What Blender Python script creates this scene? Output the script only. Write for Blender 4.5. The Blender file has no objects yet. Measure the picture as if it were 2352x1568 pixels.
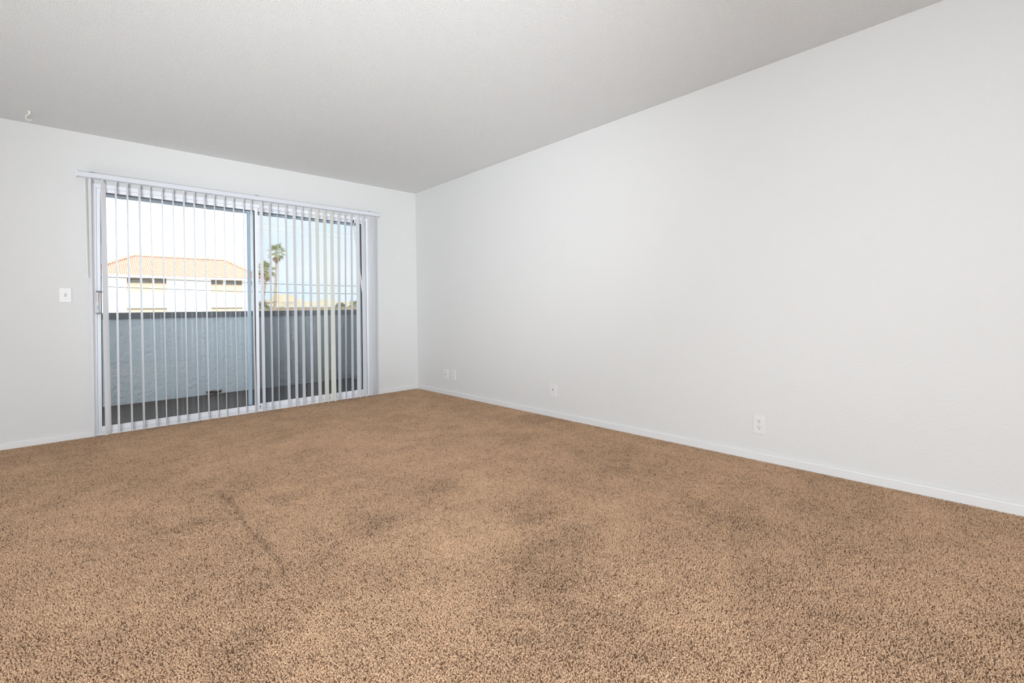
import bpy, bmesh, math, random
from mathutils import Vector, Matrix

random.seed(7)
sc = bpy.context.scene
C = bpy.context.collection
rad = math.radians

# ------------------------------------------------------------------ camera
cam_data = bpy.data.cameras.new('camera')
cam = bpy.data.objects.new('camera', cam_data)
C.objects.link(cam)
r = Vector((0.72929535, -0.68399416, -0.0167413))
u = Vector((0.00605935, -0.01801071, 0.99981943))
f = Vector((0.68417218, 0.72926511, 0.00899057))
M = Matrix((r, u, -f)).transposed().to_4x4()
M.translation = Vector((-3.09443856, -5.04340307, 0.96446159))
cam.matrix_world = M
cam_data.sensor_width = 36.0
cam_data.sensor_fit = 'HORIZONTAL'
cam_data.lens = 1060.80449 / 2352 * 36.0
cam_data.shift_y = -0.0781255309 * 1060.80449 / 2352
cam_data.clip_start = 0.05
cam_data.clip_end = 500
sc.camera = cam

# ------------------------------------------------------------------ view
sc.view_settings.view_transform = 'Standard'
sc.view_settings.look = 'None'
sc.view_settings.exposure = 0.0
sc.view_settings.gamma = 1.0
sc.view_settings.use_curve_mapping = False

# ------------------------------------------------------------------ sky
SKY = 1.0
world = bpy.data.worlds.new('world')
sc.world = world
world.use_nodes = True
nt = world.node_tree
nt.nodes.clear()
wo = nt.nodes.new('ShaderNodeOutputWorld')
bg = nt.nodes.new('ShaderNodeBackground')
tc = nt.nodes.new('ShaderNodeTexCoord')
mp = nt.nodes.new('ShaderNodeMapping')
mp.inputs['Scale'].default_value = (1.0, 1.0, 3.4)
nz = nt.nodes.new('ShaderNodeTexNoise')
nz.inputs['Scale'].default_value = 2.1
nz.inputs['Detail'].default_value = 5
nz.inputs['Roughness'].default_value = 0.5
rp = nt.nodes.new('ShaderNodeValToRGB')
rp.color_ramp.elements[0].position = 0.40
rp.color_ramp.elements[0].color = (2.10, 2.45, 2.80, 1)
rp.color_ramp.elements[1].position = 0.60
rp.color_ramp.elements[1].color = (2.55, 2.62, 2.72, 1)
nt.links.new(tc.outputs['Generated'], mp.inputs['Vector'])
nt.links.new(mp.outputs['Vector'], nz.inputs['Vector'])
nt.links.new(nz.outputs['Fac'], rp.inputs['Fac'])
nt.links.new(rp.outputs['Color'], bg.inputs['Color'])
bg.inputs['Strength'].default_value = SKY
nt.links.new(bg.outputs['Background'], wo.inputs['Surface'])

# ------------------------------------------------------------------ sun (behind the building, from the left)
sun_data = bpy.data.lights.new('sun', 'SUN')
sun_data.energy = 3.4
sun_data.angle = rad(0.6)
sun_data.color = (1.0, 0.96, 0.9)
sun = bpy.data.objects.new('sun', sun_data)
C.objects.link(sun)
sun.rotation_euler = (rad(50), 0, rad(-28))
sun.location = (0, -10, 20)

# ------------------------------------------------------------------ room light: added fill lights out of view, standing in for a bounced flash
def area(name, loc, target, size, power, color=(1, 1, 1), shape='DISK'):
    d = bpy.data.lights.new(name, 'AREA')
    d.shape = shape
    d.size = size
    d.energy = power
    d.color = color
    o = bpy.data.objects.new(name, d)
    C.objects.link(o)
    o.location = loc
    o.rotation_euler = (Vector(target) - Vector(loc)).to_track_quat('-Z', 'Y').to_euler()
    return o
def spot(name, loc, target, angle, power, radius, color=(1, 1, 1)):
    d = bpy.data.lights.new(name, 'SPOT')
    d.spot_size = rad(angle)
    d.spot_blend = 1.0
    d.energy = power
    d.color = color
    d.shadow_soft_size = radius
    o = bpy.data.objects.new(name, d)
    C.objects.link(o)
    o.location = loc
    o.rotation_euler = (Vector(target) - Vector(loc)).to_track_quat('-Z', 'Y').to_euler()
    return o
FILL_TINT = (0.955, 1.0, 1.04)
area('floor_fill', (-3.9, -6.3, 0.5), (-1.6, -2.4, 2.44), 1.2, 108, FILL_TINT)  # added low fill aimed up across the room
area('overhead_fill', (-3.65, -5.9, 2.36), (-3.65, -5.9, 0), 0.5, 52, FILL_TINT)  # added overhead fill lifting the near carpet; no fixture belongs to it
area('side_fill', (-5.0, -2.0, 0.3), (-1.5, -2.2, 2.44), 1.0, 27, FILL_TINT)  # added fill from the unseen left side
spot('ceiling_fill', (-3.9, -6.4, 0.7), (-1.3, -1.3, 2.44), 60, 680, 0.3, FILL_TINT)  # added to brighten the far ceiling
spot('corner_fill', (-3.9, -6.0, 1.2), (-0.4, 0, 1.2), 60, 100, 0.3, FILL_TINT)  # added to brighten the far corner
spot('wall_fill', (-3.9, -6.0, 0.5), (-1.0, -3.5, 2.44), 80, 105, 0.3, FILL_TINT)  # added to brighten the right wall and the ceiling beside it

# ------------------------------------------------------------------ materials
def mat(name, color, rough=0.6, metal=0.0, bump=None, var=None, spec=0.5, coat=0.0):
    """bump=(scale, strength, distance, detail); var=(scale, amount)"""
    m = bpy.data.materials.new(name)
    m.use_nodes = True
    n = m.node_tree.nodes
    l = m.node_tree.links
    b = n['Principled BSDF']
    b.inputs['Base Color'].default_value = (*color, 1)
    b.inputs['Roughness'].default_value = rough
    b.inputs['Metallic'].default_value = metal
    b.inputs['Specular IOR Level'].default_value = spec
    t = n.new('ShaderNodeTexCoord')
    if bump:
        z = n.new('ShaderNodeTexNoise')
        z.inputs['Scale'].default_value = bump[0]
        z.inputs['Detail'].default_value = bump[3] if len(bump) > 3 else 2
        l.new(t.outputs['Object'], z.inputs['Vector'])
        bp = n.new('ShaderNodeBump')
        bp.inputs['Strength'].default_value = bump[1]
        bp.inputs['Distance'].default_value = bump[2]
        l.new(z.outputs['Fac'], bp.inputs['Height'])
        l.new(bp.outputs['Normal'], b.inputs['Normal'])
    if var:
        z = n.new('ShaderNodeTexNoise')
        z.inputs['Scale'].default_value = var[0]
        z.inputs['Detail'].default_value = 4
        l.new(t.outputs['Object'], z.inputs['Vector'])
        x = n.new('ShaderNodeMix')
        x.data_type = 'RGBA'
        x.inputs[6].default_value = (*[c * (1 - var[1]) for c in color], 1)
        x.inputs[7].default_value = (*[min(1, c * (1 + var[1])) for c in color], 1)
        l.new(z.outputs['Fac'], x.inputs[0])
        l.new(x.outputs[2], b.inputs['Base Color'])
    return m

def wall_material(name, color):
    return mat(name, color, 0.65, bump=(75, 0.36, 0.004, 2), var=(0.8, 0.008), spec=0.3)

WALLC = (0.685, 0.687, 0.684)
m_wall = wall_material('wall_paint', WALLC)
m_trim = mat('trim_paint', (0.725, 0.73, 0.735), 0.45, bump=(40, 0.05, 0.001), spec=0.5)
m_plate = mat('white_plastic', (0.73, 0.73, 0.73), 0.35, var=(30, 0.01))
m_slot = mat('dark_slot', (0.04, 0.035, 0.03), 0.6, var=(80, 0.1))
m_alu = mat('white_aluminium', (0.87, 0.885, 0.93), 0.38, var=(6, 0.01), spec=0.5)
m_alu_grey = mat('grey_aluminium', (0.56, 0.62, 0.70), 0.45, var=(6, 0.03))
m_gasket = mat('black_gasket', (0.03, 0.03, 0.035), 0.6, var=(20, 0.2))
m_rail = mat('headrail_white', (0.66, 0.68, 0.73), 0.4, var=(8, 0.01))
m_slat = mat('slat_vinyl', (0.90, 0.90, 0.92), 0.42, bump=(120, 0.05, 0.0006), spec=0.4)
m_slat_cream = mat('slat_vinyl_cream', (0.90, 0.895, 0.84), 0.42, bump=(120, 0.05, 0.0006), spec=0.4)
m_hook = mat('hook_enamel', (0.82, 0.80, 0.70), 0.4, var=(60, 0.02))
m_screw = mat('screw_painted', (0.62, 0.62, 0.61), 0.35, metal=0.0, var=(60, 0.05))
m_handle_dark = mat('handle_grey', (0.22, 0.21, 0.22), 0.4, var=(30, 0.05))
m_red = mat('red_edge', (0.62, 0.16, 0.17), 0.5, var=(30, 0.05))
m_blue = mat('blue_label', (0.55, 0.62, 0.82), 0.5, var=(200, 0.25))
m_stucco = mat('balcony_stucco', (0.66, 0.70, 0.74), 0.85, bump=(22, 0.9, 0.02, 6), var=(3, 0.05))
m_cap = mat('parapet_cap_paint', (0.16, 0.16, 0.175), 0.55, bump=(60, 0.3, 0.003), var=(5, 0.15))
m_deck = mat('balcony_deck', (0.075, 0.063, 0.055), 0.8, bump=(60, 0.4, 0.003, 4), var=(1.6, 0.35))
m_soffit = mat('balcony_soffit', (0.80, 0.81, 0.82), 0.85, bump=(30, 0.5, 0.01, 4))
m_beam = mat('balcony_beam_shaded', (0.30, 0.33, 0.40), 0.85, bump=(30, 0.5, 0.01, 4))  # backlit shade of the beam put into its dark base colour
m_leaf_dry = mat('dry_leaf', (0.16, 0.10, 0.06), 0.8, bump=(60, 0.5, 0.004), var=(40, 0.4))
m_bwall = mat('building_stucco', (0.85, 0.83, 0.80), 0.9, bump=(6, 0.2, 0.02, 4), var=(0.4, 0.02))
m_tan = mat('tan_stucco', (0.72, 0.52, 0.36), 0.9, bump=(6, 0.2, 0.02, 4), var=(0.6, 0.04))
m_house = mat('sand_stucco', (0.93, 0.74, 0.48), 0.9, bump=(6, 0.2, 0.02, 4), var=(0.6, 0.04))
m_fascia = mat('fascia_white', (0.82, 0.80, 0.77), 0.7, var=(2, 0.03))
m_tile = mat('clay_tile', (0.69, 0.37, 0.265), 0.8, var=(2.2, 0.16))
m_tile2 = mat('tan_tile', (0.92, 0.70, 0.44), 0.85, var=(0.8, 0.12))
m_bwin = mat('building_window_glass', (0.45, 0.42, 0.37), 0.25, var=(2, 0.2))
m_brail = mat('window_frame_bronze', (0.36, 0.32, 0.27), 0.5, var=(4, 0.1))
m_trunk = mat('palm_trunk', (0.90, 0.60, 0.43), 0.9, bump=(5, 1.0, 0.1, 5), var=(3.5, 0.35))
m_frond = mat('palm_frond_green', (0.48, 0.48, 0.20), 0.6, var=(1.2, 0.35))
m_frond2 = mat('palm_frond_dark', (0.26, 0.28, 0.13), 0.7, var=(1.2, 0.35))
m_frond_dry = mat('palm_frond_dry', (0.55, 0.36, 0.15), 0.8, var=(2, 0.3))
m_wire = mat('power_cable', (0.05, 0.05, 0.05), 0.6, var=(1, 0.1))
m_wire_light = mat('power_cable_washed_out', (0.8, 0.8, 0.8), 0.6, var=(1, 0.1))  # bright sky washing out the thin wires, put into their colour
m_ground = mat('ground_gravel', (0.45, 0.40, 0.33), 0.95, bump=(3, 0.3, 0.05), var=(0.1, 0.15))

# ceiling: sprayed popcorn texture; occlusion between the grains painted in as darker tone
m_ceil = bpy.data.materials.new('popcorn_ceiling')
m_ceil.use_nodes = True
n = m_ceil.node_tree.nodes; l = m_ceil.node_tree.links
b = n['Principled BSDF']
b.inputs['Base Color'].default_value = (0.90, 0.90, 0.895, 1)
b.inputs['Roughness'].default_value = 0.9
b.inputs['Specular IOR Level'].default_value = 0.1
t = n.new('ShaderNodeTexCoord')
z1 = n.new('ShaderNodeTexNoise'); z1.inputs['Scale'].default_value = 150; z1.inputs['Detail'].default_value = 4
z1.inputs['Roughness'].default_value = 0.68
l.new(t.outputs['Object'], z1.inputs['Vector'])
rc_ = n.new('ShaderNodeMapRange'); rc_.inputs['From Min'].default_value = 0.34; rc_.inputs['From Max'].default_value = 0.66
l.new(z1.outputs['Fac'], rc_.inputs['Value'])
mc_ = n.new('ShaderNodeMix'); mc_.data_type = 'RGBA'
mc_.inputs[6].default_value = (0.86, 0.86, 0.852, 1); mc_.inputs[7].default_value = (0.985, 0.985, 0.975, 1)
l.new(rc_.outputs['Result'], mc_.inputs[0]); l.new(mc_.outputs[2], b.inputs['Base Color'])
bp = n.new('ShaderNodeBump'); bp.inputs['Strength'].default_value = 1.0; bp.inputs['Distance'].default_value = 0.0115
l.new(z1.outputs['Fac'], bp.inputs['Height'])
l.new(bp.outputs['Normal'], b.inputs['Normal'])

# carpet: short twisted pile, light tufts with dark gaps, trodden patches and a seam
CARPET_A, CARPET_B, CARPET_D = (0.555, 0.367, 0.237), (0.75, 0.522, 0.352), (0.25, 0.15, 0.092)
m_carpet = bpy.data.materials.new('frieze_carpet')
m_carpet.use_nodes = True
n = m_carpet.node_tree.nodes; l = m_carpet.node_tree.links
b = n['Principled BSDF']
b.inputs['Roughness'].default_value = 0.95
b.inputs['Specular IOR Level'].default_value = 0.05
t = n.new('ShaderNodeTexCoord')
def math_node(op, a, bb=None, clamp=False):
    k = n.new('ShaderNodeMath'); k.operation = op; k.use_clamp = clamp
    for i, v in enumerate((a, bb)):
        if v is None: continue
        if isinstance(v, (int, float)): k.inputs[i].default_value = v
        else: l.new(v, k.inputs[i])
    return k.outputs[0]
def noise_node(scale, detail=2, rough=0.5, dist=0.0, vec=None):
    k = n.new('ShaderNodeTexNoise')
    k.inputs['Scale'].default_value = scale; k.inputs['Detail'].default_value = detail
    k.inputs['Roughness'].default_value = rough; k.inputs['Distortion'].default_value = dist
    l.new(vec or t.outputs['Object'], k.inputs['Vector'])
    return k.outputs['Fac']
def ramp(val, a, bb):
    k = n.new('ShaderNodeMapRange'); k.interpolation_type = 'SMOOTHSTEP'
    k.inputs['From Min'].default_value = a; k.inputs['From Max'].default_value = bb
    l.new(val, k.inputs['Value'])
    return k.outputs['Result']
def mix_color(fac, c1, c2):
    k = n.new('ShaderNodeMix'); k.data_type = 'RGBA'
    l.new(fac, k.inputs[0])
    for i, v in ((6, c1), (7, c2)):
        if isinstance(v, tuple): k.inputs[i].default_value = (*v, 1)
        else: l.new(v, k.inputs[i])
    return k.outputs[2]
geo = n.new('ShaderNodeNewGeometry')
POS = geo.outputs['Position']
patch_a = noise_node(1.7, 4, 0.6, vec=POS)
patch_b = noise_node(6.0, 3, 0.6, vec=POS)
patch_c = noise_node(28.0, 3, 0.6, vec=POS)
# seam: a thin darker line running towards the door
sep = n.new('ShaderNodeSeparateXYZ'); l.new(POS, sep.inputs[0])
wob = noise_node(7.0, 2, 0.5, vec=POS)
sx = math_node('ABSOLUTE', math_node('SUBTRACT', math_node('ADD', sep.outputs['X'], math_node('MULTIPLY', math_node('SUBTRACT', wob, 0.5), 0.07)), -2.535))
seam = math_node('SUBTRACT', 1.0, ramp(sx, 0.002, 0.022))
seam = math_node('MULTIPLY', seam, math_node('MULTIPLY', ramp(sep.outputs['Y'], -3.45, -3.0), math_node('SUBTRACT', 1.0, ramp(sep.outputs['Y'], -2.25, -1.95))))
# trodden spots (x, y, radius, sign)
spots = [(-1.98, -2.96, .22, -1), (-2.22, -3.11, .16, -1), (-1.66, -2.9, .12, -1), (-1.55, -3.5, .13, -1), (-1.84, -3.85, .2, -1),
         (-2.77, -3.52, .10, -1), (-2.08, -4.2, .22, -1), (-1.45, -3.05, .09, 1), (-1.79, -3.55, .13, 1), (-1.99, -3.5, .13, 1),
         (-2.45, -2.15, .12, -1), (-2.75, -2.45, .10, -1), (-0.98, -4.1, .2, -1), (-2.66, -3.1, .08, -1), (-3.18, -1.6, .12, -1), (-0.5, -3.3, .35, -1),
         (-0.2, -2.2, .3, -1), (-2.3, -2.5, .10, -1)]
acc = None
for (x, y, rr, s) in spots:
    k = n.new('ShaderNodeVectorMath'); k.operation = 'DISTANCE'
    l.new(POS, k.inputs[0]); k.inputs[1].default_value = (x, y, 0.0)
    d = math_node('ADD', k.outputs['Value'], math_node('MULTIPLY', math_node('SUBTRACT', patch_b, 0.5), 0.3))
    g = math_node('MULTIPLY', math_node('SUBTRACT', 1.0, ramp(d, rr * 0.1, rr * 1.4)), float(s))
    acc = g if acc is None else math_node('ADD', acc, g)
tone = math_node('ADD', math_node('MULTIPLY', math_node('SUBTRACT', ramp(patch_a, 0.3, 0.7), .5), 0.13), math_node('MULTIPLY', math_node('SUBTRACT', ramp(patch_b, 0.3, 0.7), .5), 0.12))
tone = math_node('ADD', tone, math_node('MULTIPLY', math_node('SUBTRACT', ramp(patch_c, 0.3, 0.7), .5), 0.10))
tone = math_node('ADD', tone, math_node('MULTIPLY', acc, 0.11))
tone = math_node('SUBTRACT', tone, math_node('MULTIPLY', seam, 0.19))
at = n.new('ShaderNodeAttribute'); at.attribute_name = 'yarn'
rnd = at.outputs['Fac']
light_c = mix_color(ramp(rnd, 0.15, 1.0), CARPET_A, CARPET_B)
dark = math_node('SUBTRACT', 1.0, ramp(math_node('SUBTRACT', rnd, math_node('MULTIPLY', tone, -0.5)), 0.07, 0.12))
col = mix_color(dark, light_c, CARPET_D)
br = n.new('ShaderNodeHueSaturation')
l.new(col, br.inputs['Color'])
l.new(math_node('ADD', 1.0, tone), br.inputs['Value'])
l.new(br.outputs['Color'], b.inputs['Base Color'])
m_backing = mat('carpet_backing', (0.28, 0.175, 0.11), 0.95, bump=(160, 0.6, 0.003), var=(60, 0.3), spec=0.05)

# clear glass and insect screen
def glass_material():
    m = bpy.data.materials.new('door_glass')
    m.use_nodes = True
    n = m.node_tree.nodes; l = m.node_tree.links; n.clear()
    o = n.new('ShaderNodeOutputMaterial')
    tr = n.new('ShaderNodeBsdfTransparent'); tr.inputs['Color'].default_value = (0.93, 0.96, 0.97, 1)
    gl = n.new('ShaderNodeBsdfGlossy'); gl.inputs['Roughness'].default_value = 0.01
    fr = n.new('ShaderNodeFresnel'); fr.inputs['IOR'].default_value = 1.5
    mx = n.new('ShaderNodeMixShader')
    l.new(fr.outputs[0], mx.inputs[0]); l.new(tr.outputs[0], mx.inputs[1]); l.new(gl.outputs[0], mx.inputs[2])
    l.new(mx.outputs[0], o.inputs['Surface'])
    return m
m_glass = glass_material()
def screen_material():
    m = bpy.data.materials.new('insect_screen')
    m.use_nodes = True
    n = m.node_tree.nodes; l = m.node_tree.links; n.clear()
    o = n.new('ShaderNodeOutputMaterial')
    tr = n.new('ShaderNodeBsdfTransparent')
    df = n.new('ShaderNodeBsdfDiffuse'); df.inputs['Color'].default_value = (0.10, 0.11, 0.13, 1)
    mx = n.new('ShaderNodeMixShader'); mx.inputs[0].default_value = 0.60
    l.new(tr.outputs[0], mx.inputs[1]); l.new(df.outputs[0], mx.inputs[2])
    l.new(mx.outputs[0], o.inputs['Surface'])
    return m
m_screen = screen_material()

# ------------------------------------------------------------------ helpers
def link(name, me, m, parent=None):
    o = bpy.data.objects.new(name, me)
    C.objects.link(o)
    if m: me.materials.append(m)
    if parent: o.parent = parent
    return o
def empty(name, loc=(0, 0, 0), rz=0):
    o = bpy.data.objects.new(name, None)
    C.objects.link(o); o.location = loc; o.rotation_euler = (0, 0, rz)
    o.empty_display_size = 0.1
    return o
def tag(o, label=None, cat=None, group=None, kind=None):
    if label: o['label'] = label
    if cat: o['category'] = cat
    if group: o['group'] = group
    if kind: o['kind'] = kind
    return o
class MB:
    def __init__(s): s.v = []; s.f = []
    def add(s, vs, fs):
        k = len(s.v); s.v += [tuple(p) for p in vs]; s.f += [tuple(i + k for i in q) for q in fs]; return s
    def box(s, x0, x1, y0, y1, z0, z1):
        vs = [(x0, y0, z0), (x1, y0, z0), (x1, y1, z0), (x0, y1, z0), (x0, y0, z1), (x1, y0, z1), (x1, y1, z1), (x0, y1, z1)]
        return s.add(vs, [(0, 3, 2, 1), (4, 5, 6, 7), (0, 1, 5, 4), (1, 2, 6, 5), (2, 3, 7, 6), (3, 0, 4, 7)])
    def quad(s, *p): return s.add(p, [tuple(range(len(p)))])
    def tube(s, pts, rr, seg=8, cap=True):
        pts = [Vector(p) for p in pts]
        if isinstance(rr, (int, float)): rr = [rr] * len(pts)
        vs = []; fs = []
        ref = Vector((0.13, 0.21, 0.97))
        for i, p in enumerate(pts):
            d = (pts[min(i + 1, len(pts) - 1)] - pts[max(i - 1, 0)]).normalized()
            a = d.cross(ref)
            if a.length < 1e-4: a = d.cross(Vector((1, 0, 0)))
            a.normalize(); bb = d.cross(a)
            for k in range(seg):
                th = 2 * math.pi * k / seg
                vs.append(p + (a * math.cos(th) + bb * math.sin(th)) * rr[i])
        for i in range(len(pts) - 1):
            for k in range(seg):
                k2 = (k + 1) % seg
                fs.append((i * seg + k, i * seg + k2, (i + 1) * seg + k2, (i + 1) * seg + k))
        if cap:
            fs.append(tuple(range(seg))[::-1]); fs.append(tuple((len(pts) - 1) * seg + k for k in range(seg)))
        return s.add(vs, fs)
    def mesh(s, name, smooth=False, bevel=0.0):
        me = bpy.data.meshes.new(name)
        me.from_pydata(s.v, [], s.f)
        bm = bmesh.new(); bm.from_mesh(me)
        if bevel:
            es = [e for e in bm.edges if len(e.link_faces) == 2 and e.calc_face_angle(0) > 0.6]
            bmesh.ops.bevel(bm, geom=es, offset=bevel, segments=2, affect='EDGES', profile=0.5)
        bmesh.ops.recalc_face_normals(bm, faces=bm.faces)
        bm.to_mesh(me); bm.free()
        if smooth:
            for p in me.polygons: p.use_smooth = True
        return me
    def build(s, name, m, parent=None, smooth=False, bevel=0.0):
        return link(name, s.mesh(name, smooth, bevel), m, parent)
def box(name, m, x0, x1, y0, y1, z0, z1, parent=None, bevel=0.0):
    return MB().box(x0, x1, y0, y1, z0, z1).build(name, m, parent, bevel=bevel)

# ------------------------------------------------------------------ room shell
H = 2.44
XL, YR = -5.4, -8.0
FLZ = -0.007                                # carpet backing; the pile stands on it
DX0, DX1, DZ = -3.009, -0.648, 2.045      # door opening
fl = box('floor', m_backing, XL, 0, YR, 0, -0.2, FLZ)
tag(fl, 'brown and beige flecked wall to wall carpet', None, kind='structure')
tag(box('ceiling', m_ceil, XL - .15, .15, YR - .15, .14, H, H + .2), 'white sprayed popcorn texture ceiling', kind='structure')
wb = MB()
wb.box(XL, DX0, 0, .14, -.2, H).box(DX1, 0.0, 0, .14, -.2, H).box(DX0, DX1, 0, .14, DZ, H).box(DX0, DX1, 0, .14, -.2, -0.002)
tag(wb.build('wall_back', m_wall), 'off white wall holding the sliding balcony door', kind='structure')
tag(box('wall_right', m_wall, 0, .15, YR, .14, -.2, H), 'long plain white wall on the right', kind='structure')
tag(box('wall_left', m_wall, XL - .15, XL, YR, .14, -.2, H), 'white wall on the left out of view', kind='structure')
tag(box('wall_rear', m_wall, XL - .15, .15, YR - .15, YR, -.2, H), 'white wall behind the camera', kind='structure')

def baseboard(name, p0, p1, nrm, label):
    """profile swept from p0 to p1, standing off the wall along nrm"""
    p0 = Vector(p0); p1 = Vector(p1); nv = Vector(nrm)
    prof = [(0, 0), (.013, 0), (.013, .050), (.011, .055), (.006, .058), (0, .059)]
    vs = []
    for p in (p0, p1):
        for (d, z) in prof: vs.append(p + nv * d + Vector((0, 0, z)))
    k = len(prof)
    fs = [(i, (i + 1) % k, (i + 1) % k + k, i + k) for i in range(k)] + [tuple(range(k))[::-1], tuple(range(k, 2 * k))]
    o = MB().add(vs, fs).build(name, m_trim)
    tag(o, label, kind='structure')
baseboard('baseboard_back', (XL, 0, FLZ), (DX0 - .004, 0, FLZ), (0, -1, 0), 'low white baseboard left of the balcony door')
baseboard('baseboard_back', (DX1 + .004, 0, FLZ), (-.013, 0, FLZ), (0, -1, 0), 'short white baseboard between door and corner')
baseboard('baseboard_right', (0, YR, FLZ), (0, 0, FLZ), (-1, 0, 0), 'long white baseboard under the right wall')

# ------------------------------------------------------------------ carpet pile: one patch of leaning yarn tufts, repeated over the floor
PS = 0.5
rc = random.Random(21)
pv = []; pf = []; yarn = []
NT = 116
cell = PS / NT
for i in range(NT):
    for j in range(NT):
        x = (i + rc.uniform(.08, .92)) * cell - PS / 2; y = (j + rc.uniform(.08, .92)) * cell - PS / 2
        az = rc.uniform(0, 2 * math.pi); lean = rc.uniform(.15, 1.0) ** 1.0
        h = rc.uniform(.0072, .0094)
        rb_ = rc.uniform(.0017, .0026)
        dx = math.cos(az) * lean; dy = math.sin(az) * lean
        k = len(pv); tw = rc.uniform(0, 1.5)
        for (hh, rr) in ((0, rb_ * .8), (.62, rb_ * 1.1)):
            for q in range(4):
                th = tw + q * math.pi / 2 + hh
                pv.append((x + dx * h * hh + rr * math.cos(th), y + dy * h * hh + rr * math.sin(th), hh * h * .85))
        pv.append((x + dx * h * 1.15, y + dy * h * 1.15, h * .98))
        for q in range(4):
            q2 = (q + 1) % 4
            pf.append((k + q, k + q2, k + 4 + q2, k + 4 + q)); pf.append((k + 4 + q, k + 4 + q2, k + 8))
        yarn += [rc.random()] * 9
me = bpy.data.meshes.new('carpet_pile')
me.from_pydata(pv, [], pf)
at_ = me.attributes.new('yarn', 'FLOAT', 'POINT'); at_.data.foreach_set('value', yarn)
me.polygons.foreach_set('use_smooth', [True] * len(me.polygons))
me.materials.append(m_carpet)
PNX, PNY = 9, 13
pile = bpy.data.objects.new('carpet_pile', me); C.objects.link(pile)
pile.location = (-.012 - PNX * PS / 2, -.012 - PNY * PS / 2, FLZ)
tag(pile, 'short brown and beige flecked carpet pile covering the whole floor', 'carpet', kind='stuff')
ng = bpy.data.node_groups.new('repeat_patch', 'GeometryNodeTree')
ng.interface.new_socket('Geometry', in_out='INPUT', socket_type='NodeSocketGeometry')
ng.interface.new_socket('Geometry', in_out='OUTPUT', socket_type='NodeSocketGeometry')
gi = ng.nodes.new('NodeGroupInput'); go = ng.nodes.new('NodeGroupOutput')
gr = ng.nodes.new('GeometryNodeMeshGrid')
gr.inputs['Size X'].default_value = (PNX - 1) * PS; gr.inputs['Size Y'].default_value = (PNY - 1) * PS
gr.inputs['Vertices X'].default_value = PNX; gr.inputs['Vertices Y'].default_value = PNY
ip = ng.nodes.new('GeometryNodeInstanceOnPoints')
rv = ng.nodes.new('FunctionNodeRandomValue'); rv.data_type = 'INT'
rv.inputs[4].default_value = 0; rv.inputs[5].default_value = 3
mm = ng.nodes.new('ShaderNodeMath'); mm.operation = 'MULTIPLY'; mm.inputs[1].default_value = math.pi / 2
cx = ng.nodes.new('ShaderNodeCombineXYZ')
ng.links.new(rv.outputs[2], mm.inputs[0]); ng.links.new(mm.outputs[0], cx.inputs['Z'])
ng.links.new(gr.outputs['Mesh'], ip.inputs['Points']); ng.links.new(gi.outputs[0], ip.inputs['Instance'])
ng.links.new(cx.outputs[0], ip.inputs['Rotation']); ng.links.new(ip.outputs[0], go.inputs[0])
pile.modifiers.new('repeat', 'NODES').node_group = ng

# ------------------------------------------------------------------ sliding glass door
door = empty('door_1', (-1.83, 0, 0))
tag(door, 'white framed sliding glass balcony door', kind='structure')
def P(mb, name, m, parent, bevel=0.0, smooth=False):
    o = mb.build(name, m, parent, bevel=bevel, smooth=smooth)
    if parent.type == 'EMPTY' and parent.parent is None:
        o.matrix_parent_inverse = Matrix.Translation(-Vector(parent.location))
    return o
fr = MB()
fr.box(DX0, DX0 + .022, -.012, .135, 0, DZ)                     # left jamb
fr.box(DX0 + .022, DX0 + .040, .012, .030, 0, DZ - .03)
fr.box(DX1 - .022, DX1, -.012, .135, 0, DZ)                     # right jamb
fr.box(DX1 - .040, DX1 - .022, .040, .060, 0, DZ - .03)
fr.box(DX0 + .022, DX1 - .022, -.012, .135, DZ - .018, DZ)      # head
fr.box(DX0 + .022, DX1 - .022, -.012, .010, DZ - .032, DZ - .018)
fr.box(DX0 + .022, DX1 - .022, .048, .056, DZ - .036, DZ - .018)
fr.box(DX0 + .022, DX1 - .022, -.012, .135, 0, .016)            # sill track
fr.box(DX0 + .022, DX1 - .022, -.012, -.006, .016, .026)
fr.box(DX0 + .022, DX1 - .022, .046, .052, .016, .030)
fr.box(DX0 + .022, DX1 - .022, .090, .096, .016, .030)
P(fr, 'door_frame', m_alu, door, bevel=.0015)
def panel(name, x0, x1, y0, y1, ws, wt, wbm, z0, z1, m, label, wr=None, gm=None):
    wr = wr or ws
    p = MB()
    p.box(x0, x0 + ws, y0, y1, z0, z1).box(x1 - wr, x1, y0, y1, z0, z1)
    p.box(x0 + ws, x1 - wr, y0, y1, z1 - wt, z1).box(x0 + ws, x1 - wr, y0, y1, z0, z0 + wbm)
    # shallow step along the rails
    p.box(x0 + ws, x1 - wr, y0 - .003, y0, z0 + .008, z0 + wbm * .55)
    p.box(x0 + ws, x1 - wr, y0 - .003, y0, z1 - wt * .6, z1 - .006)
    o = P(p, name, m, door, bevel=.0012)
    o['label'] = label
    g = MB(); ym = (y0 + y1) / 2
    for (a, bb, c, d) in ((x0 + ws, x0 + ws + .005, z0 + wbm, z1 - wt), (x1 - wr - .005, x1 - wr, z0 + wbm, z1 - wt)):
        g.box(a, bb, ym - .006, ym + .006, c, d)
    g.box(x0 + ws, x1 - wr, ym - .006, ym + .006, z0 + wbm, z0 + wbm + .004)
    g.box(x0 + ws, x1 - wr, ym - .006, ym + .006, z1 - wt - .005, z1 - wt)
    k = g.build('gasket', m_gasket, o)
    q = MB().box(x0 + ws + .001, x1 - wr - .001, ym - .002, ym + .002, z0 + wbm + .001, z1 - wt - .001)
    k2 = q.build('glass_pane', gm or m_glass, o)
    return o
slide = panel('sliding_panel', DX0 + .022, -1.800, .014, .040, .026, .040, .050, .018, DZ - .020, m_alu, 'sliding door panel with clear glass on the left', wr=.020)
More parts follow.
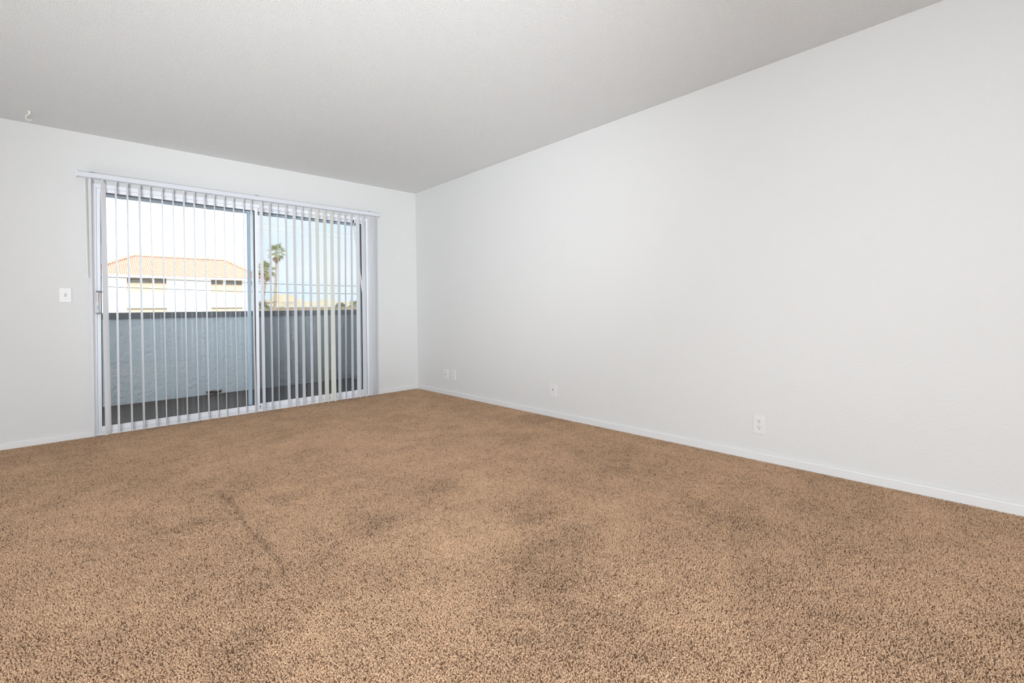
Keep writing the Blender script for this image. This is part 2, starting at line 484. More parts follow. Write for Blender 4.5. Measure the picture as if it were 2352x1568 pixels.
fixed = panel('fixed_panel', -1.822, DX1 - .022, .060, .086, .024, .036, .052, .018, DZ - .020, m_alu, 'fixed door panel behind the insect screen on the right', wr=.020)
# interlock hook between the two panels
P(MB().box(-1.800, -1.792, .010, .060, .03, DZ - .03), 'interlock_strip', m_alu, door, bevel=.001)
# track screw hole
P(MB().tube([(-1.795 + .005, .0085, .046), (-1.795 + .005, .0132, .046)], .006, 10), 'roller_screw_hole', m_gasket, door)
# screen door
s = MB()
SX0, SX1 = -1.868, DX1 - .026
s.box(SX0, SX0 + .030, .100, .118, .03, DZ - .028).box(SX1 - .030, SX1, .100, .118, .03, DZ - .028)
s.box(SX0 + .03, SX1 - .03, .100, .118, DZ - .075, DZ - .028).box(SX0 + .03, SX1 - .03, .100, .118, .03, .058)
scr = P(s, 'screen_panel', m_alu_grey, door, bevel=.001)
scr['label'] = 'grey framed insect screen outside the right half'
MB().quad((SX0 + .03, .109, .058), (SX1 - .03, .109, .058), (SX1 - .03, .109, DZ - .075), (SX0 + .03, .109, DZ - .075)).build('screen_mesh', m_screen, scr)
lt = MB(); lt.box(-1.793, -1.776, .088, .100, .80, .85); lt.tube([(-1.785, .088, .825), (-1.785, .080, .825)], .006, 8)
lt.build('screen_latch', m_gasket, scr, bevel=.001)
# pull handle on the left stile
hd = MB()
hd.box(-2.990, -2.962, .004, .0135, .985, 1.168)
hd.box(-2.992, -2.976, -.034, -.026, .992, 1.160)
handle = hd.build('handle', m_plate, slide, bevel=.002)
# relative parent already carries the offset of slide
for o in (handle,): pass
arms = MB()
arms.box(-2.993, -2.946, -.036, .013, 1.158, 1.170).box(-2.993, -2.946, -.036, .013, .984, .994)
arms.build('handle_arm', m_handle_dark, slide, bevel=.002)
MB().box(-2.9925, -2.9907, -.0365, -.0335, 1.082, 1.150).box(-2.9793, -2.9775, -.0365, -.0335, 1.082, 1.150).build('red_edge', m_red, slide)
MB().box(-2.990, -2.978, -.0365, -.0335, 1.022, 1.052).build('blue_sticker', m_blue, slide)

# ------------------------------------------------------------------ vertical blind
blind = empty('vertical_blind', (-1.82, -.09, 2.066))
tag(blind, 'open vertical blind of narrow white vinyl slats hanging from a headrail over the balcony door', 'blind')
inv = Matrix.Translation(-Vector(blind.location))
def B(mb, name, m, parent=None, **k):
    o = mb.build(name, m, parent or blind, **k)
    if parent is None: o.matrix_parent_inverse = inv
    return o
HX0, HX1 = -3.098, -.548
prof = [(-.112, 2.069), (-.112, 2.104), (-.106, 2.108), (-.070, 2.108), (-.064, 2.104), (-.064, 2.069), (-.070, 2.066), (-.083, 2.066), (-.083, 2.074), (-.093, 2.074), (-.093, 2.066), (-.106, 2.066)]
mb = MB()
k = len(prof)
mb.add([(HX0, y, z) for y, z in prof] + [(HX1, y, z) for y, z in prof],
       [(i, (i + 1) % k, (i + 1) % k + k, i + k) for i in range(k)] + [tuple(range(k))[::-1], tuple(range(k, 2 * k))])
mb.box(HX0, HX1, -.1135, -.112, 2.094, 2.097)
rail = B(mb, 'headrail', m_rail)
B(MB().box(HX0 - .006, HX0, -.114, -.062, 2.063, 2.110), 'end_cap', m_plate, bevel=.001)
B(MB().box(HX1, HX1 + .006, -.114, -.062, 2.063, 2.110), 'end_cap', m_plate, bevel=.001)
for i, x in enumerate((-3.012, -1.827, -.668)):
    q = MB().box(x - .018, x + .018, -.075, 0.0, 2.1085, 2.1105).box(x - .018, x + .018, -.003, 0, 2.1105, 2.135)
    br_ = B(q, 'mounting_bracket', m_plate)
    MB().box(x - .016, x + .016, -.100, -.070, 2.108, 2.1125).build('bracket_clip', m_gasket, br_)
# slats: x at the top, twist at the top, x at the bottom, twist at the bottom (degrees), as they hang
slats = [(-3.0237, 9.2, -3.0131, 6.0), (-2.9452, -23.2, -2.924, -26.9), (-2.8672, 4.2, -2.8596, 6.0), (-2.795, 3.6, -2.7765, 3.5), (-2.7161, 4.9, -2.6994, 3.8), (-2.6467, -3.5, -2.6128, 2.0), (-2.5643, -0.7, -2.547, -2.3), (-2.4875, -2.2, -2.4692, -3.7), (-2.409, -0.0, -2.3993, -4.1), (-2.3338, -1.8, -2.3165, -5.6), (-2.2544, -2.8, -2.2366, -3.8), (-2.1785, -5.8, -2.1644, -9.8), (-2.0985, -6.2, -2.0984, -10.5), (-2.0243, -6.2, -2.0084, -11.5), (-1.9401, -7.2, -1.9338, -9.8), (-1.8744, -6.7, -1.8543, -5.9), (-1.7878, 3.1, -1.7797, 1.4), (-1.7096, -3.6, -1.704, -6.1), (-1.6366, -15.2, -1.6452, -15.3), (-1.5597, -7.0, -1.5485, -0.4), (-1.4798, 0.0, -1.4751, -1.4), (-1.4016, -7.6, -1.4029, -1.0), (-1.3258, -4.5, -1.321, -3.3), (-1.2518, 3.2, -1.2419, 0.1), (-1.1709, -0.6, -1.1705, 6.0), (-1.0946, -1.0, -1.0965, 11.4), (-1.0178, -2.5, -1.0302, -5.1), (-0.9437, -10.5, -0.9607, -16.9), (-0.8746, -10.8, -0.8854, -8.9), (-0.8035, -0.1, -0.811, 2.2), (-0.7372, -3.8, -0.7412, 1.6), (-0.6597, -4.0, -0.6742, -0.8), (-0.6236, -5.1, -0.6335, -5.4), (-0.5852, -8.2, -0.6051, -3.5)]
ZT, ZB = 2.056, .014
hang_me = None
for i, (xt, at, xb, ab) in enumerate(slats):
    rows = [(ZT, .34), (ZT - .003, .66), (ZT - .008, .88), (ZT - .015, 1.0)] + [ZT - .015 + (ZB - ZT + .015) * j / 8 for j in range(1, 9)]
    rows = [(q if isinstance(q, tuple) else (q, 1.0)) for q in rows]
    nb = 7
    vs = []; fs = []
    for (z, wsc) in rows:
        kk = (ZT - z) / (ZT - ZB)
        cx = xt + (xb - xt) * kk; a = rad(at + (ab - at) * kk)
        dx, dy = math.sin(a), -math.cos(a)              # along the width, towards the room
        nx, ny = math.cos(a), math.sin(a)               # across the thickness
        for side in (-1, 1):
            for j in range(nb):
                tt = -1 + 2 * j / (nb - 1)
                w = tt * .0445 * wsc
                crown = .0042 * (1 - tt * tt) - .0015 + side * .0005
                vs.append((cx + dx * w + nx * crown, -.09 + dy * w + ny * crown, z))
    per = nb * 2
    for q in range(len(rows) - 1):
        a0, b0 = q * per, (q + 1) * per
        for j in range(nb - 1):
            fs.append((a0 + j, a0 + j + 1, b0 + j + 1, b0 + j))
            fs.append((a0 + nb + j, b0 + nb + j, b0 + nb + j + 1, a0 + nb + j + 1))
        fs.append((a0, b0, b0 + nb, a0 + nb))
        fs.append((a0 + nb - 1, a0 + 2 * nb - 1, b0 + 2 * nb - 1, b0 + nb - 1))
    for q in (0, len(rows) - 1):
        for j in range(nb - 1):
            a0 = q * per
            fs.append((a0 + j, a0 + nb + j, a0 + nb + j + 1, a0 + j + 1))
    cream = i in (23, 24, 25)
    sl = B(MB().add(vs, fs), 'slat', m_slat_cream if cream else m_slat)
    for p in sl.data.polygons: p.use_smooth = True
    sl.data.set_sharp_from_angle(angle=rad(40))
    if i == 1: sl['label'] = 'wide slat turned towards the camera near the left jamb'
    if i == 32: sl['label'] = 'slat overlapping its neighbour at the right end'
    if cream: sl['label'] = 'slightly cream coloured slat right of the middle'
    if hang_me is None:
        h = MB().box(-.0025, .0025, -.006, .006, 0.0, .018).box(-.004, .004, -.009, .009, .010, .014)
        hang_me = h.mesh('hanger'); hang_me.materials.append(m_plate)
    ho = bpy.data.objects.new('hanger', hang_me); C.objects.link(ho)
    ho.parent = sl; ho.location = (xt, -.09, ZT - .006); ho.rotation_euler = (0, 0, rad(at))
# tilt wand
w_ = MB().tube([(-3.056, -.100, 2.050), (-3.055, -.101, 2.0), (-3.043, -.103, 1.30)], [.0042, .0050, .0058], 8)
w_.tube([(-3.043, -.103, 1.302), (-3.0425, -.103, 1.270)], [.008, .0095], 8)
B(w_, 'tilt_wand', m_plate)
B(MB().tube([(-3.056, -.098, 2.069), (-3.056, -.100, 2.048)], .0028, 6).tube([(-3.062, -.100, 2.048), (-3.050, -.100, 2.048)], .003, 6), 'wand_hook', m_screw)

# slanted rod hanging between the slats and the glass at the right
rod = empty('slanted_rod', (-.825, -.024, 2.0))
tag(rod, 'thin slanted white rod with black tip behind the slats near the right jamb', 'rod')
rinv = Matrix.Translation(-Vector(rod.location))
o = MB().tube([(-.823, -.024, 1.975), (-.813, -.024, 1.90), (-.742, -.024, 1.32), (-.695, -.024, .936)], [.0075, .0085, .0085, .007], 8).build('rod_shaft', m_plate, rod, smooth=True); o.matrix_parent_inverse = rinv
o = MB().tube([(-.827, -.024, 2.000), (-.823, -.024, 1.972)], [.0075, .0075], 8).build('rod_tip', m_gasket, rod); o.matrix_parent_inverse = rinv

# ------------------------------------------------------------------ wall plates
def plate_base(w, h, d=.006):
    """plate lying in the local XZ plane, its face towards -Y"""
    mb = MB().box(-w / 2, w / 2, -d, 0, -h / 2, h / 2)
    return mb
def screw(parent, z, x=0):
    q = MB().tube([(x, -.0055, z), (x, -.0072, z)], .0032, 10)
    o = q.build('screw', m_screw, parent)
    return o
def wall_thing(name, loc, rz, label, cat, group=None):
    e = empty(name, loc, rz); tag(e, label, cat, group); return e
# light switch
sw = wall_thing('light_switch', (-3.1705, 0, 1.137), 0, 'white toggle light switch on the wall left of the balcony door', 'switch')
plate_base(.072, .116).build('cover_plate', m_plate, sw, bevel=.003)
MB().box(-.0055, .0055, -.0068, -.004, -.013, .013).build('switch_slot', mat('slot_grey', (.42, .41, .40), .5, var=(50, .05)), sw)
tg = MB().add([(-.004, -.006, -.009), (.004, -.006, -.009), (.004, -.006, .007), (-.004, -.006, .007), (-.004, -.017, .004), (.004, -.017, .004), (.004, -.017, .010), (-.004, -.017, .010)],
              [(0, 1, 5, 4), (4, 5, 6, 7), (7, 6, 2, 3), (0, 4, 7, 3), (1, 2, 6, 5), (0, 3, 2, 1)])
tg.build('toggle', m_plate, sw, bevel=.0008)
screw(sw, .0301); screw(sw, -.0301)
# duplex outlet
def outlet(loc, label):
    e = wall_thing('power_outlet', loc, rad(-90), label, 'outlet', None)
    plate_base(.074, .118, .006).build('cover_plate', m_plate, e, bevel=.002)
    for s in (1, -1):
        cz = s * .0195
        q = MB(); N = 20; vs = []
        for side in (-.0062, -.0085):
            for k in range(N):
                th = 2 * math.pi * k / N
                x = .0172 * math.cos(th); z = max(-.0130, min(.0130, .0172 * math.sin(th)))
                vs.append((x, side, cz + z))
        q.add(vs, [(k, (k + 1) % N, (k + 1) % N + N, k + N) for k in range(N)] + [tuple(range(N, 2 * N))])
        face = q.build('socket', m_plate, e)
        MB().box(-.0075, -.0053, -.0092, -.0080, cz + .0, cz + .0095).build('slot', m_slot, face)
        MB().box(.0055, .0077, -.0092, -.0080, cz + .001, cz + .0085).build('slot', m_slot, face)
        MB().tube([(0, -.0080, cz - .0065), (0, -.0092, cz - .0065)], .0028, 10).build('ground_hole', m_slot, face)
    screw(e, 0)
    return e
outlet((0, -3.984, .2235), 'white duplex power outlet, nearest to the camera on the right wall')
# coax / cable plate
cp = wall_thing('cable_outlet', (0, -2.2675, .2375), rad(-90), 'white cable outlet plate with a single centre socket, alone midway on the right wall', 'outlet')
plate_base(.078, .118, .007).build('cover_plate', m_plate, cp, bevel=.002)
q = MB().tube([(0, -.006, .006), (0, -.0085, .006)], .013, 16)
q.build('socket_ring', m_plate, cp, bevel=.0005)
MB().tube([(0, -.0085, .006), (0, -.0105, .006)], .0052, 10).build('socket_hole', m_slot, cp)
screw(cp, .042); screw(cp, -.042)
# far pair near the corner
cp2 = wall_thing('phone_outlet', (0, -.616, .233), rad(-90), 'white wall plate with one small socket, closest to the room corner', 'outlet')
plate_base(.080, .116, .008).build('cover_plate', m_plate, cp2, bevel=.002)
MB().box(-.008, .008, -.0100, -.007, -.008, .006).build('socket', m_plate, cp2, bevel=.0008)
MB().box(-.0055, .0055, -.0108, -.0098, -.006, .003).build('socket_hole', m_slot, cp2)
screw(cp2, .042); screw(cp2, -.042)
e = outlet((0, -.764, .236), 'small white duplex power outlet, second plate from the room corner')

# ------------------------------------------------------------------ ceiling hooks
def hook(loc, sc_, rz, label):
    e = empty('ceiling_hook', loc, rz); tag(e, label, 'hook')
    q = MB().tube([(0, 0, 0), (0, 0, -.004), (0, 0, -.012), (0, 0, -.020)], [.008, .007, .0045, .0030], 12)
    a = q.build('hook_base', m_hook, e, smooth=True)
    pts = [(0, 0, -.018)]
    for k in range(15):
        th = rad(75 + k * 16.5)
        pts.append((.0 + .021 * math.cos(th), 0, -.0415 + .021 * math.sin(th)))
    q = MB().tube(pts, .0030, 8)
    a2 = q.build('hook_arm', m_hook, e, smooth=True)
    e.scale = (sc_, sc_, sc_ * .82)
    return e
hook((-3.343, -.30, 2.44), 1.28, rad(-43), 'white swag hook screwed into the ceiling above the light switch')
hook((-.085, -.05, 2.44), .42, rad(-43), 'tiny white hook in the ceiling at the room corner')

# ------------------------------------------------------------------ balcony
BX0, BX1, BY = -5.2, -.045, 1.85
BZ = -.045
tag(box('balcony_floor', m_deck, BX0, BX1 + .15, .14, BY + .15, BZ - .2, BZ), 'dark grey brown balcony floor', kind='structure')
bp_ = empty('balcony_parapet', (-1.8, BY, BZ)); tag(bp_, 'solid stuccoed balcony parapet with a dark cap', kind='structure')
pinv = Matrix.Translation(-Vector(bp_.location))
def BP(mb, name, m, **k):
    o = mb.build(name, m, bp_, **k); o.matrix_parent_inverse = pinv; return o
BP(MB().box(BX0, BX1 + .14, BY, BY + .14, BZ, .93), 'parapet_front', m_stucco)
BP(MB().box(BX1, BX1 + .14, .14, BY, BZ, .93), 'parapet_side', m_stucco)
BP(MB().box(BX0, BX1 + .16, BY - .02, BY + .16, .93, 1.004), 'parapet_cap', m_cap, bevel=.004)
BP(MB().box(BX1 - .02, BX1 + .16, .14, BY - .02, .93, 1.004), 'side_cap', m_cap, bevel=.004)
bc = empty('balcony_ceiling', (-1.8, 1, 2.5)); tag(bc, 'balcony soffit with a front beam', kind='structure')
o = MB().box(BX0, BX1 + .16, .14, BY + .16, 2.46, 2.64).build('soffit', m_soffit, bc); o.matrix_parent_inverse = Matrix.Translation(-Vector(bc.location))
# front beam with a slightly uneven lower edge
q = MB(); NB = 60; vs = []
for i in range(NB + 1):
    x = BX0 + (BX1 + .16 - BX0) * i / NB; z = 2.332 + random.uniform(-.004, .004)
    vs += [(x, BY, z), (x, BY + .16, z), (x, BY, 2.46), (x, BY + .16, 2.46)]
fs = []
for i in range(NB):
    a = i * 4; c = a + 4
    fs += [(a, a + 1, c + 1, c), (a, c, c + 2, a + 2), (a + 1, a + 3, c + 3, c + 1)]
fs += [(0, 2, 3, 1), (NB * 4, NB * 4 + 1, NB * 4 + 3, NB * 4 + 2)]
o = q.add(vs, fs).build('front_beam', m_beam, bc); o.matrix_parent_inverse = Matrix.Translation(-Vector(bc.location))
# crumpled dry leaf on the balcony floor by the parapet
q = MB(); vs = []; fs = []
n1, n2 = 7, 6
for i in range(n1):
    for j in range(n2):
        a = (i / (n1 - 1) - .5); c = (j / (n2 - 1) - .5)
        sh = math.sqrt(max(0, 1 - (2 * a) ** 2)) if abs(a) < .5 else 0
        vs.append((a * .17, c * .09 * (0.25 + .75 * sh), .022 + .05 * abs(c) + random.uniform(-.012, .02)))
for i in range(n1 - 1):
    for j in range(n2 - 1):
        fs.append((i * n2 + j, (i + 1) * n2 + j, (i + 1) * n2 + j + 1, i * n2 + j + 1))
o = q.add(vs, fs).build('dry_leaf', m_leaf_dry)
o.location = (-1.86, 1.775, BZ - .006); o.rotation_euler = (0, 0, .2)
tag(o, 'crumpled brown dry leaf on the balcony floor against the parapet', 'leaf')
md = o.modifiers.new('thick', 'SOLIDIFY'); md.thickness = .002

# ------------------------------------------------------------------ outside: ground
GZ = -3.0
tag(box('ground', m_ground, -80, 140, 2.6, 200, GZ - .5, GZ), 'pale ground beyond the balcony', kind='structure')

# ------------------------------------------------------------------ neighbouring building
bd = empty('apartment_building', (4.0, 52, GZ))
tag(bd, 'long white apartment building with an orange clay tile hip roof beyond the balcony', 'building')
binv = Matrix.Translation(-Vector(bd.location))
def BD(mb, name, m, parent=None, **k):
    o = mb.build(name, m, parent or bd, **k)
    if parent is None: o.matrix_parent_inverse = binv
    return o
FX0, FX1, FY = -2.6, 10.7, 48.6
ET = 4.42    # eave soffit height
rec = [(.07, 2.91), (6.48, 9.19)]
def facade():
    q = MB()
    xs = [FX0] + [v for r_ in rec for v in r_] + [FX1]
    for i in range(0, len(xs), 2):
        q.box(xs[i], xs[i + 1], FY, FY + .25, GZ, ET)
    for (a, c) in rec:
        q.box(a, c, FY, FY + .25, 1.66, 3.10)
        q.box(a, c, FY, FY + .25, GZ, -1.0)
    q.box(FX0, FX0 + .25, FY + .25, 56, GZ, ET).box(FX1 - .25, FX1, FY + .25, 56, GZ, ET).box(FX0, FX1, 56, 56.25, GZ, ET)
    return q
BD(facade(), 'wall', m_bwall)
for (a, c) in rec:
    pst = a + (c - a) * .66 if a < 1 else a + (c - a) * .40
    for (z0, z1) in ((3.10, ET), (-1.0, 1.66)):
        q = MB().box(a, c, FY + .9, FY + 1.1, z0, z1).box(a - .05, a, FY + .2, FY + 1.1, z0, z1).box(c, c + .05, FY + .2, FY + 1.1, z0, z1).box(a, c, FY + .2, FY + 1.1, z0 - .1, z0)
        q.box(a, c, FY + .2, FY + 1.1, z1, z1 + .05)
        BD(q, 'recess', m_tan)
    BD(MB().box(a + .02, c - .02, FY + .0, FY + .12, 3.10, 3.95), 'balcony_wall', m_tan)
    BD(MB().box(a + .02, c - .02, FY + .06, FY + .16, -.9, 1.56), 'balcony_wall', m_tan)
    BD(MB().box(pst - .07, pst + .07, FY - .02, FY + .16, 3.1, ET), 'post', m_fascia)
    BD(MB().box(a - .05, c + .05, FY - .06, FY + .04, 1.60, 1.68), 'lintel_trim', m_brail)
    for (wx0, wx1) in ((a + .25, pst - .25), (pst + .2, c - .25)):
        w = BD(MB().box(wx0 - .05, wx1 + .05, FY + .84, FY + .9, 3.2, 4.33), 'window', m_brail)
        BD(MB().box(wx0, wx1, FY + .82, FY + .84, 3.25, 4.28), 'pane', m_bwin, parent=w)
        w = BD(MB().box(wx0 - .05, wx1 + .05, FY + .84, FY + .9, -.6, 1.3), 'window', m_brail)
        BD(MB().box(wx0, wx1, FY + .82, FY + .84, -.55, 1.25), 'pane', m_bwin, parent=w)
# roof: eave corners, ridge ends
RX0, RX1, RY0, RY1 = -3.05, 11.10, 48.0, 56.4
RA, RB, RZ = .75, 8.40, 6.68
RYM = 52.0
EZ = 4.60
q = MB()
e0, e1, e2, e3 = (RX0, RY0, EZ), (RX1, RY0, EZ), (RX1, RY1, EZ), (RX0, RY1, EZ)
ra, rb = (RA, RYM, RZ), (RB, RYM, RZ)
q.add([e0, e1, e2, e3, ra, rb], [(0, 1, 5, 4), (1, 2, 5), (2, 3, 4, 5), (3, 0, 4), (0, 3, 2, 1)])
roof = BD(q, 'roof', m_tile)
q = MB().box(RX0, RX1, RY0 - .02, RY0 + .03, 4.40, 4.60).box(RX0 - .02, RX0 + .03, RY0, RY1, 4.40, 4.60).box(RX1 - .03, RX1 + .02, RY0, RY1, 4.40, 4.60)
q.box(RX0 + .03, RX1 - .03, RY0 + .03, RY1, 4.40, 4.44)
BD(q, 'fascia', m_fascia)
# rows of half round tiles on the front slope and the two hips
def slope_tiles(p0, p1, q0, q1, cols, rows_):
    """p0-p1 eave, q0-q1 ridge"""
    p0, p1, q0, q1 = map(Vector, (p0, p1, q0, q1))
    ex = (p1 - p0); L = ex.length; exn = ex.normalized()
    up = (q0 - p0); up = (up - exn * up.dot(exn)); S = up.length; upn = up.normalized()
    nrm = exn.cross(upn).normalized()
    if nrm.z < 0: nrm = -nrm
    ta = (q0 - p0).dot(exn); tb = (q1 - p0).dot(exn)
    mb = MB(); w = L / cols; h = S / rows_
    for j in range(rows_):
        s0 = j * h; sm = s0 + h * .5
        left = ta * (sm / S); right = L + (tb - L) * (sm / S)
        for i in range(cols):
            c = (i + .5) * w
            if c < left or c > right: continue
            base = p0 + exn * c + upn * s0
            lift0 = .040 + random.uniform(-.006, .006); lift1 = .01
            vs = []
            for (ss, lf) in ((-.03, lift0), (h, lift1)):
                for k in range(5):
                    th = math.pi * k / 4
                    vs.append(base + upn * ss + exn * (-math.cos(th) * w * .46) + nrm * (math.sin(th) * w * .30 + lf - .01))
            mb.add(vs, [(k, k + 1, k + 6, k + 5) for k in range(4)] + [(0, 4, 3, 2, 1)])
    return mb
q = slope_tiles(e0, e1, ra, rb, 96, 10)
o = BD(q, 'roof_tiles', m_tile); o['kind'] = 'stuff'; o['label'] = 'rows of curved orange clay tiles on the front slope'
o.parent = roof; o.matrix_parent_inverse = Matrix()
for (a, c, d) in ((e3, e0, ra), (e1, e2, rb)):
    q = slope_tiles(a, c, d, d, 56, 10)
    o = BD(q, 'roof_tiles', m_tile); o['kind'] = 'stuff'; o['label'] = 'rows of curved orange clay tiles on a hip end'
    o.parent = roof; o.matrix_parent_inverse = Matrix()
# ridge and hip caps
capm = None
for (a, c) in ((ra, rb), (e0, ra), (e1, rb)):
    a = Vector(a); c = Vector(c); L = (c - a).length; d = (c - a) / L
    cnt = int(L / .42)
    for i in range(cnt):
        if capm is None:
            mb = MB(); vs = []
            for (ss, r_) in ((0, .17), (.44, .13)):
                for k in range(6):
                    th = math.pi * k / 5
                    vs.append((ss, -math.cos(th) * r_, math.sin(th) * r_))
            mb.add(vs, [(k, k + 1, k + 7, k + 6) for k in range(5)] + [tuple(range(6))[::-1], tuple(range(6, 12))])
            capm = mb.mesh('ridge_cap'); capm.materials.append(m_tile)
        o = bpy.data.objects.new('ridge_cap', capm); C.objects.link(o); o.parent = roof
        p = a + d * (L * i / cnt)
        o.matrix_local = Matrix.Translation(p + Vector((0, 0, .05))) @ d.to_track_quat('X', 'Z').to_matrix().to_4x4()
# roof vent on the ridge
q = MB().tube([(7.02, 53, 6.4), (7.02, 53, 7.05)], .05, 8).box(6.55, 6.95, 52.9, 53.1, 6.6, 6.82).tube([(6.9, 53, 7.0), (7.14, 53, 7.1)], .05, 6)
BD(q, 'roof_vent', m_brail, parent=None)

# ------------------------------------------------------------------ palms
def frond_mesh(name, ln, n_blades, m, droop=0.25, fold=.18, arc=150):
    """fan leaf: stalk along +X then a fan of narrow blades"""
    mb = MB()
    st = ln * .45
    mb.tube([(0, 0, 0), (st * .5, 0, .02 * ln), (st, 0, 0)], [.02 * ln, .014 * ln, .010 * ln], 4, cap=False)
    for k in range(n_blades):
        th = rad(-arc / 2 + arc * k / (n_blades - 1))
        bl = ln * .62 * (1 - .18 * abs(math.sin(th))) * random.uniform(.88, 1.05)
        d = Vector((math.cos(th), math.sin(th), 0)); sd = Vector((-d.y, d.x, 0))
        w = bl * .085
        b0 = Vector((st, 0, 0))
        pm = b0 + d * bl * .55 + Vector((0, 0, -fold * bl * .2 + (.04 * bl if k % 2 else 0)))
        pt = b0 + d * bl + Vector((0, 0, -droop * bl * random.uniform(.7, 1.3)))
        mb.add([b0, pm + sd * w, pt, pm - sd * w, pm + Vector((0, 0, -w * .6))], [(0, 1, 4), (1, 2, 4), (2, 3, 4), (3, 0, 4)])
    me = mb.mesh(name); me.materials.append(m)
    return me
def palm(base, top, r0, r1, ln, nf, m, label, bend=(0, 0), dry=4, group=None, name='palm_tree', seed=1, low=-35):
    rnd = random.Random(seed)
    e = empty(name, base); tag(e, label, 'palm tree', group)
    base = Vector(base); top = Vector(top) - base
    pts = []; rr = []
    N = 14
    for i in range(N + 1):
        k = i / N
        p = top * k + Vector((bend[0], bend[1], 0)) * math.sin(math.pi * k)
        pts.append(p); rr.append((r0 + (r1 - r0) * k) * (1 + .05 * rnd.uniform(-1, 1)))
    MB().tube(pts, rr, 10).build('trunk', m_trunk, e, smooth=True)
    # stubby leaf bases under the crown
    q = MB()
    for i in range(26):
        th = rnd.uniform(0, 6.28); z = top.z - rnd.uniform(.1, 1.0) * ln * .8
        kx = z / top.z
        c = top * kx
        d = Vector((math.cos(th), math.sin(th), .9)).normalized()
        q.tube([Vector((c.x, c.y, z)) + d * r1 * .6, Vector((c.x, c.y, z)) + d * (r1 + .16 * ln)], [.035 * ln, .02 * ln], 4)
    o = q.build('leaf_bases', m_trunk, e); o['kind'] = 'stuff'
    fm = [frond_mesh('frond', ln, 11, m), frond_mesh('frond', ln * .88, 9, m, .45)]
    fd = frond_mesh('dry_frond', ln * .8, 9, m_frond_dry, .6)
    for i in range(nf):
        az = 2.399 * i + rnd.uniform(-.2, .2)
        el = rad(80 - (80 - low) * (i / (nf - 1)) + rnd.uniform(-8, 8))
        o = bpy.data.objects.new('frond', fm[i % 2]); C.objects.link(o); o.parent = e
        o.location = top; s_ = rnd.uniform(.85, 1.1); o.scale = (s_, s_, s_)
        o.rotation_euler = (rnd.uniform(-.5, .5), -el, az)
    for i in range(dry):
        o = bpy.data.objects.new('dry_frond', fd); C.objects.link(o); o.parent = e
        o.location = top - Vector((0, 0, .15 * ln)); o.rotation_euler = (rnd.uniform(-.5, .5), rad(rnd.uniform(55, 80)), rnd.uniform(0, 6.28))
    return e
palm((15.35, 60, GZ), (15.85, 60, 8.95), .26, .11, 1.45, 17, m_frond, 'tallest palm tree with a slender orange brown trunk, seen through the right door panel', seed=3)
palm((12.55, 55, GZ), (13.30, 55, 5.95), .26, .15, 1.25, 16, m_frond, 'middle sized palm tree with a leaning trunk, just left of the tallest palm', bend=(-.25, 0), seed=5)
palm((11.75, 50, GZ), (11.45, 50, 5.85), .13, .09, 1.0, 14, m_frond, 'slim palm tree partly hidden by the door stile, at the corner of the white building', seed=8)
palm((7.40, 35, GZ), (7.42, 35, 1.35), .14, .12, .75, 16, m_frond2, 'short dark palm tree whose crown just clears the balcony parapet by the door stile', dry=1, seed=9, low=0)
palm((15.84, 40, GZ), (15.84, 40, 1.35), .12, .10, .75, 16, m_frond2, 'small spiky palm tree showing over the parapet before the distant tan houses', dry=1, seed=11, low=5)
palm((18.35, 42, GZ), (18.30, 42, 1.50), .14, .12, .95, 20, m_frond, 'small yellow green palm tree at the right end of the view over the parapet', dry=0, seed=12, low=-10)

# ------------------------------------------------------------------ distant tan houses
def house(loc, w, d, wall_z, ridge_z, label, vent=False, hip=.35):
    e = empty('house', loc); tag(e, label, 'house')
    x0, x1, y0, y1 = -w / 2, w / 2, 0, d
    g = GZ - loc[2]
    MB().box(x0, x1, y0, y1, g, wall_z).build('wall', m_house, e)
    q = MB(); o_ = .4; hx = w * hip
    q.add([(x0 - o_, y0 - o_, wall_z), (x1 + o_, y0 - o_, wall_z), (x1 + o_, y1 + o_, wall_z), (x0 - o_, y1 + o_, wall_z), (x0 + hx, d / 2, ridge_z), (x1 - hx, d / 2, ridge_z)],
          [(0, 1, 5, 4), (1, 2, 5), (2, 3, 4, 5), (3, 0, 4), (0, 3, 2, 1)])
    rf = q.build('roof', m_tile2, e)
    MB().box(x0 - o_, x1 + o_, y0 - o_ - .05, y0 - o_, wall_z - .18, wall_z).build('fascia', m_fascia, e)
    if vent:
        MB().box(x0 + .3, x1 - .3, y0 - .06, y0, wall_z - .6, wall_z - .3).build('attic_vent', mat('vent_brown', (.35, .20, .14), .7, var=(3, .1)), e)
    for i in range(3):
        wx = x0 + w * (i + .5) / 3
        fr_ = MB().box(wx - .55, wx + .55, y0 - .05, y0, g + 1, g + 2.2).build('window', m_fascia, e)
        MB().box(wx - .48, wx + .48, y0 - .07, y0 - .05, g + 1.07, g + 2.13).build('pane', m_bwin, fr_)
    return e
house((22.2, 75, GZ), 3.4, 7, 5.9, 7.2, 'tall narrow tan house with a brown vent strip and tan roof, right of the palms', vent=True, hip=.22)
house((24.5, 64, GZ), 15.5, 8, 4.95, 5.7, 'long low tan house stretching across the right door panel', hip=.12)
house((32.0, 82, GZ), 4.2, 6, 5.7, 6.7, 'small distant house with a peaked tan roof above the long tan house', hip=.5)

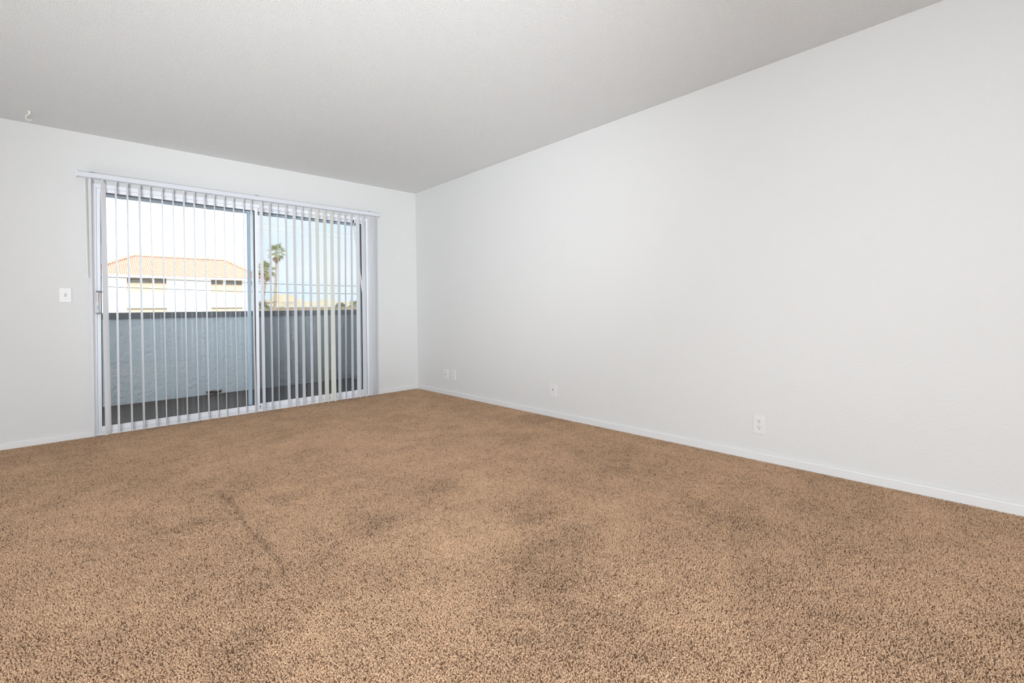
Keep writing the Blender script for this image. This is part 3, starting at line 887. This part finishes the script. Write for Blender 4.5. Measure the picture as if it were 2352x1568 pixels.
# ------------------------------------------------------------------ power cables
def cable(z0, z1, rr, m, label, sag=0.0, y=30.0):
    """z0, z1: heights at two stations 30 m out; the run itself stands at depth y"""
    q = (y + 5.043) / 35.043
    e_pts = []
    for i in range(41):
        x = -30 + 75 * i / 40
        k = (x + 1.86) / (12.9 + 1.86)
        z = z0 + (z1 - z0) * k + sag * (k - .45) ** 2
        e_pts.append((-3.094 + (x + 3.094) * q, y, .964 + (z - .964) * q))
    o = MB().tube(e_pts, rr * q, 6).build('power_cable', m)
    tag(o, label, 'cable', None)
    return o
cable(2.60, 2.33, .018, m_wire, 'lower of the two bold dark overhead cables crossing the view', .25, 30.0)
cable(3.175, 2.95, .017, m_wire, 'upper of the two bold dark overhead cables crossing the view', .20, 30.8)
cable(3.36, 3.08, .006, m_wire_light, 'thin faint cable just above the two bold dark ones', .15, 31.6)
cable(7.33, 7.06, .010, m_wire_light, 'topmost pale overhead cable high in the sky', .1, 30.0)
cable(6.93, 6.66, .010, m_wire_light, 'second pale overhead cable just below the topmost one', .1, 30.8)

# ------------------------------------------------------------------ lint on the carpet
q = MB(); q.tube([(-.003, 0, .0015), (0, .0012, .0028), (.0032, -.0006, .0018)], [.0008, .0016, .0007], 5)
lint_me = q.mesh('lint_speck'); lint_me.materials.append(m_plate)
lint_labels = ('white lint speck on the carpet, second from the left of the scattered specks', 'white lint speck, upper left one of two close together on the carpet',
    'white lint speck, lower right one of two close together on the carpet', 'white lint speck farthest left, near the end of the carpet seam line',
    'white lint speck on the carpet just right of the close pair of specks', 'white lint speck on the carpet, second from the right of the scattered specks',
    'white lint speck farthest right, nearest the right wall baseboard')
for i, (x, y) in enumerate(((-2.079, -3.858), (-1.745, -4.052), (-1.78, -4.143), (-2.314, -3.38), (-1.435, -4.202), (-1.288, -4.577), (-.495, -4.867))):
    o = bpy.data.objects.new('lint_speck', lint_me); C.objects.link(o)
    o.location = (x, y, .0); o.rotation_euler = (0, 0, i * 1.3)
    tag(o, lint_labels[i], 'lint', 'white lint specks on the carpet')
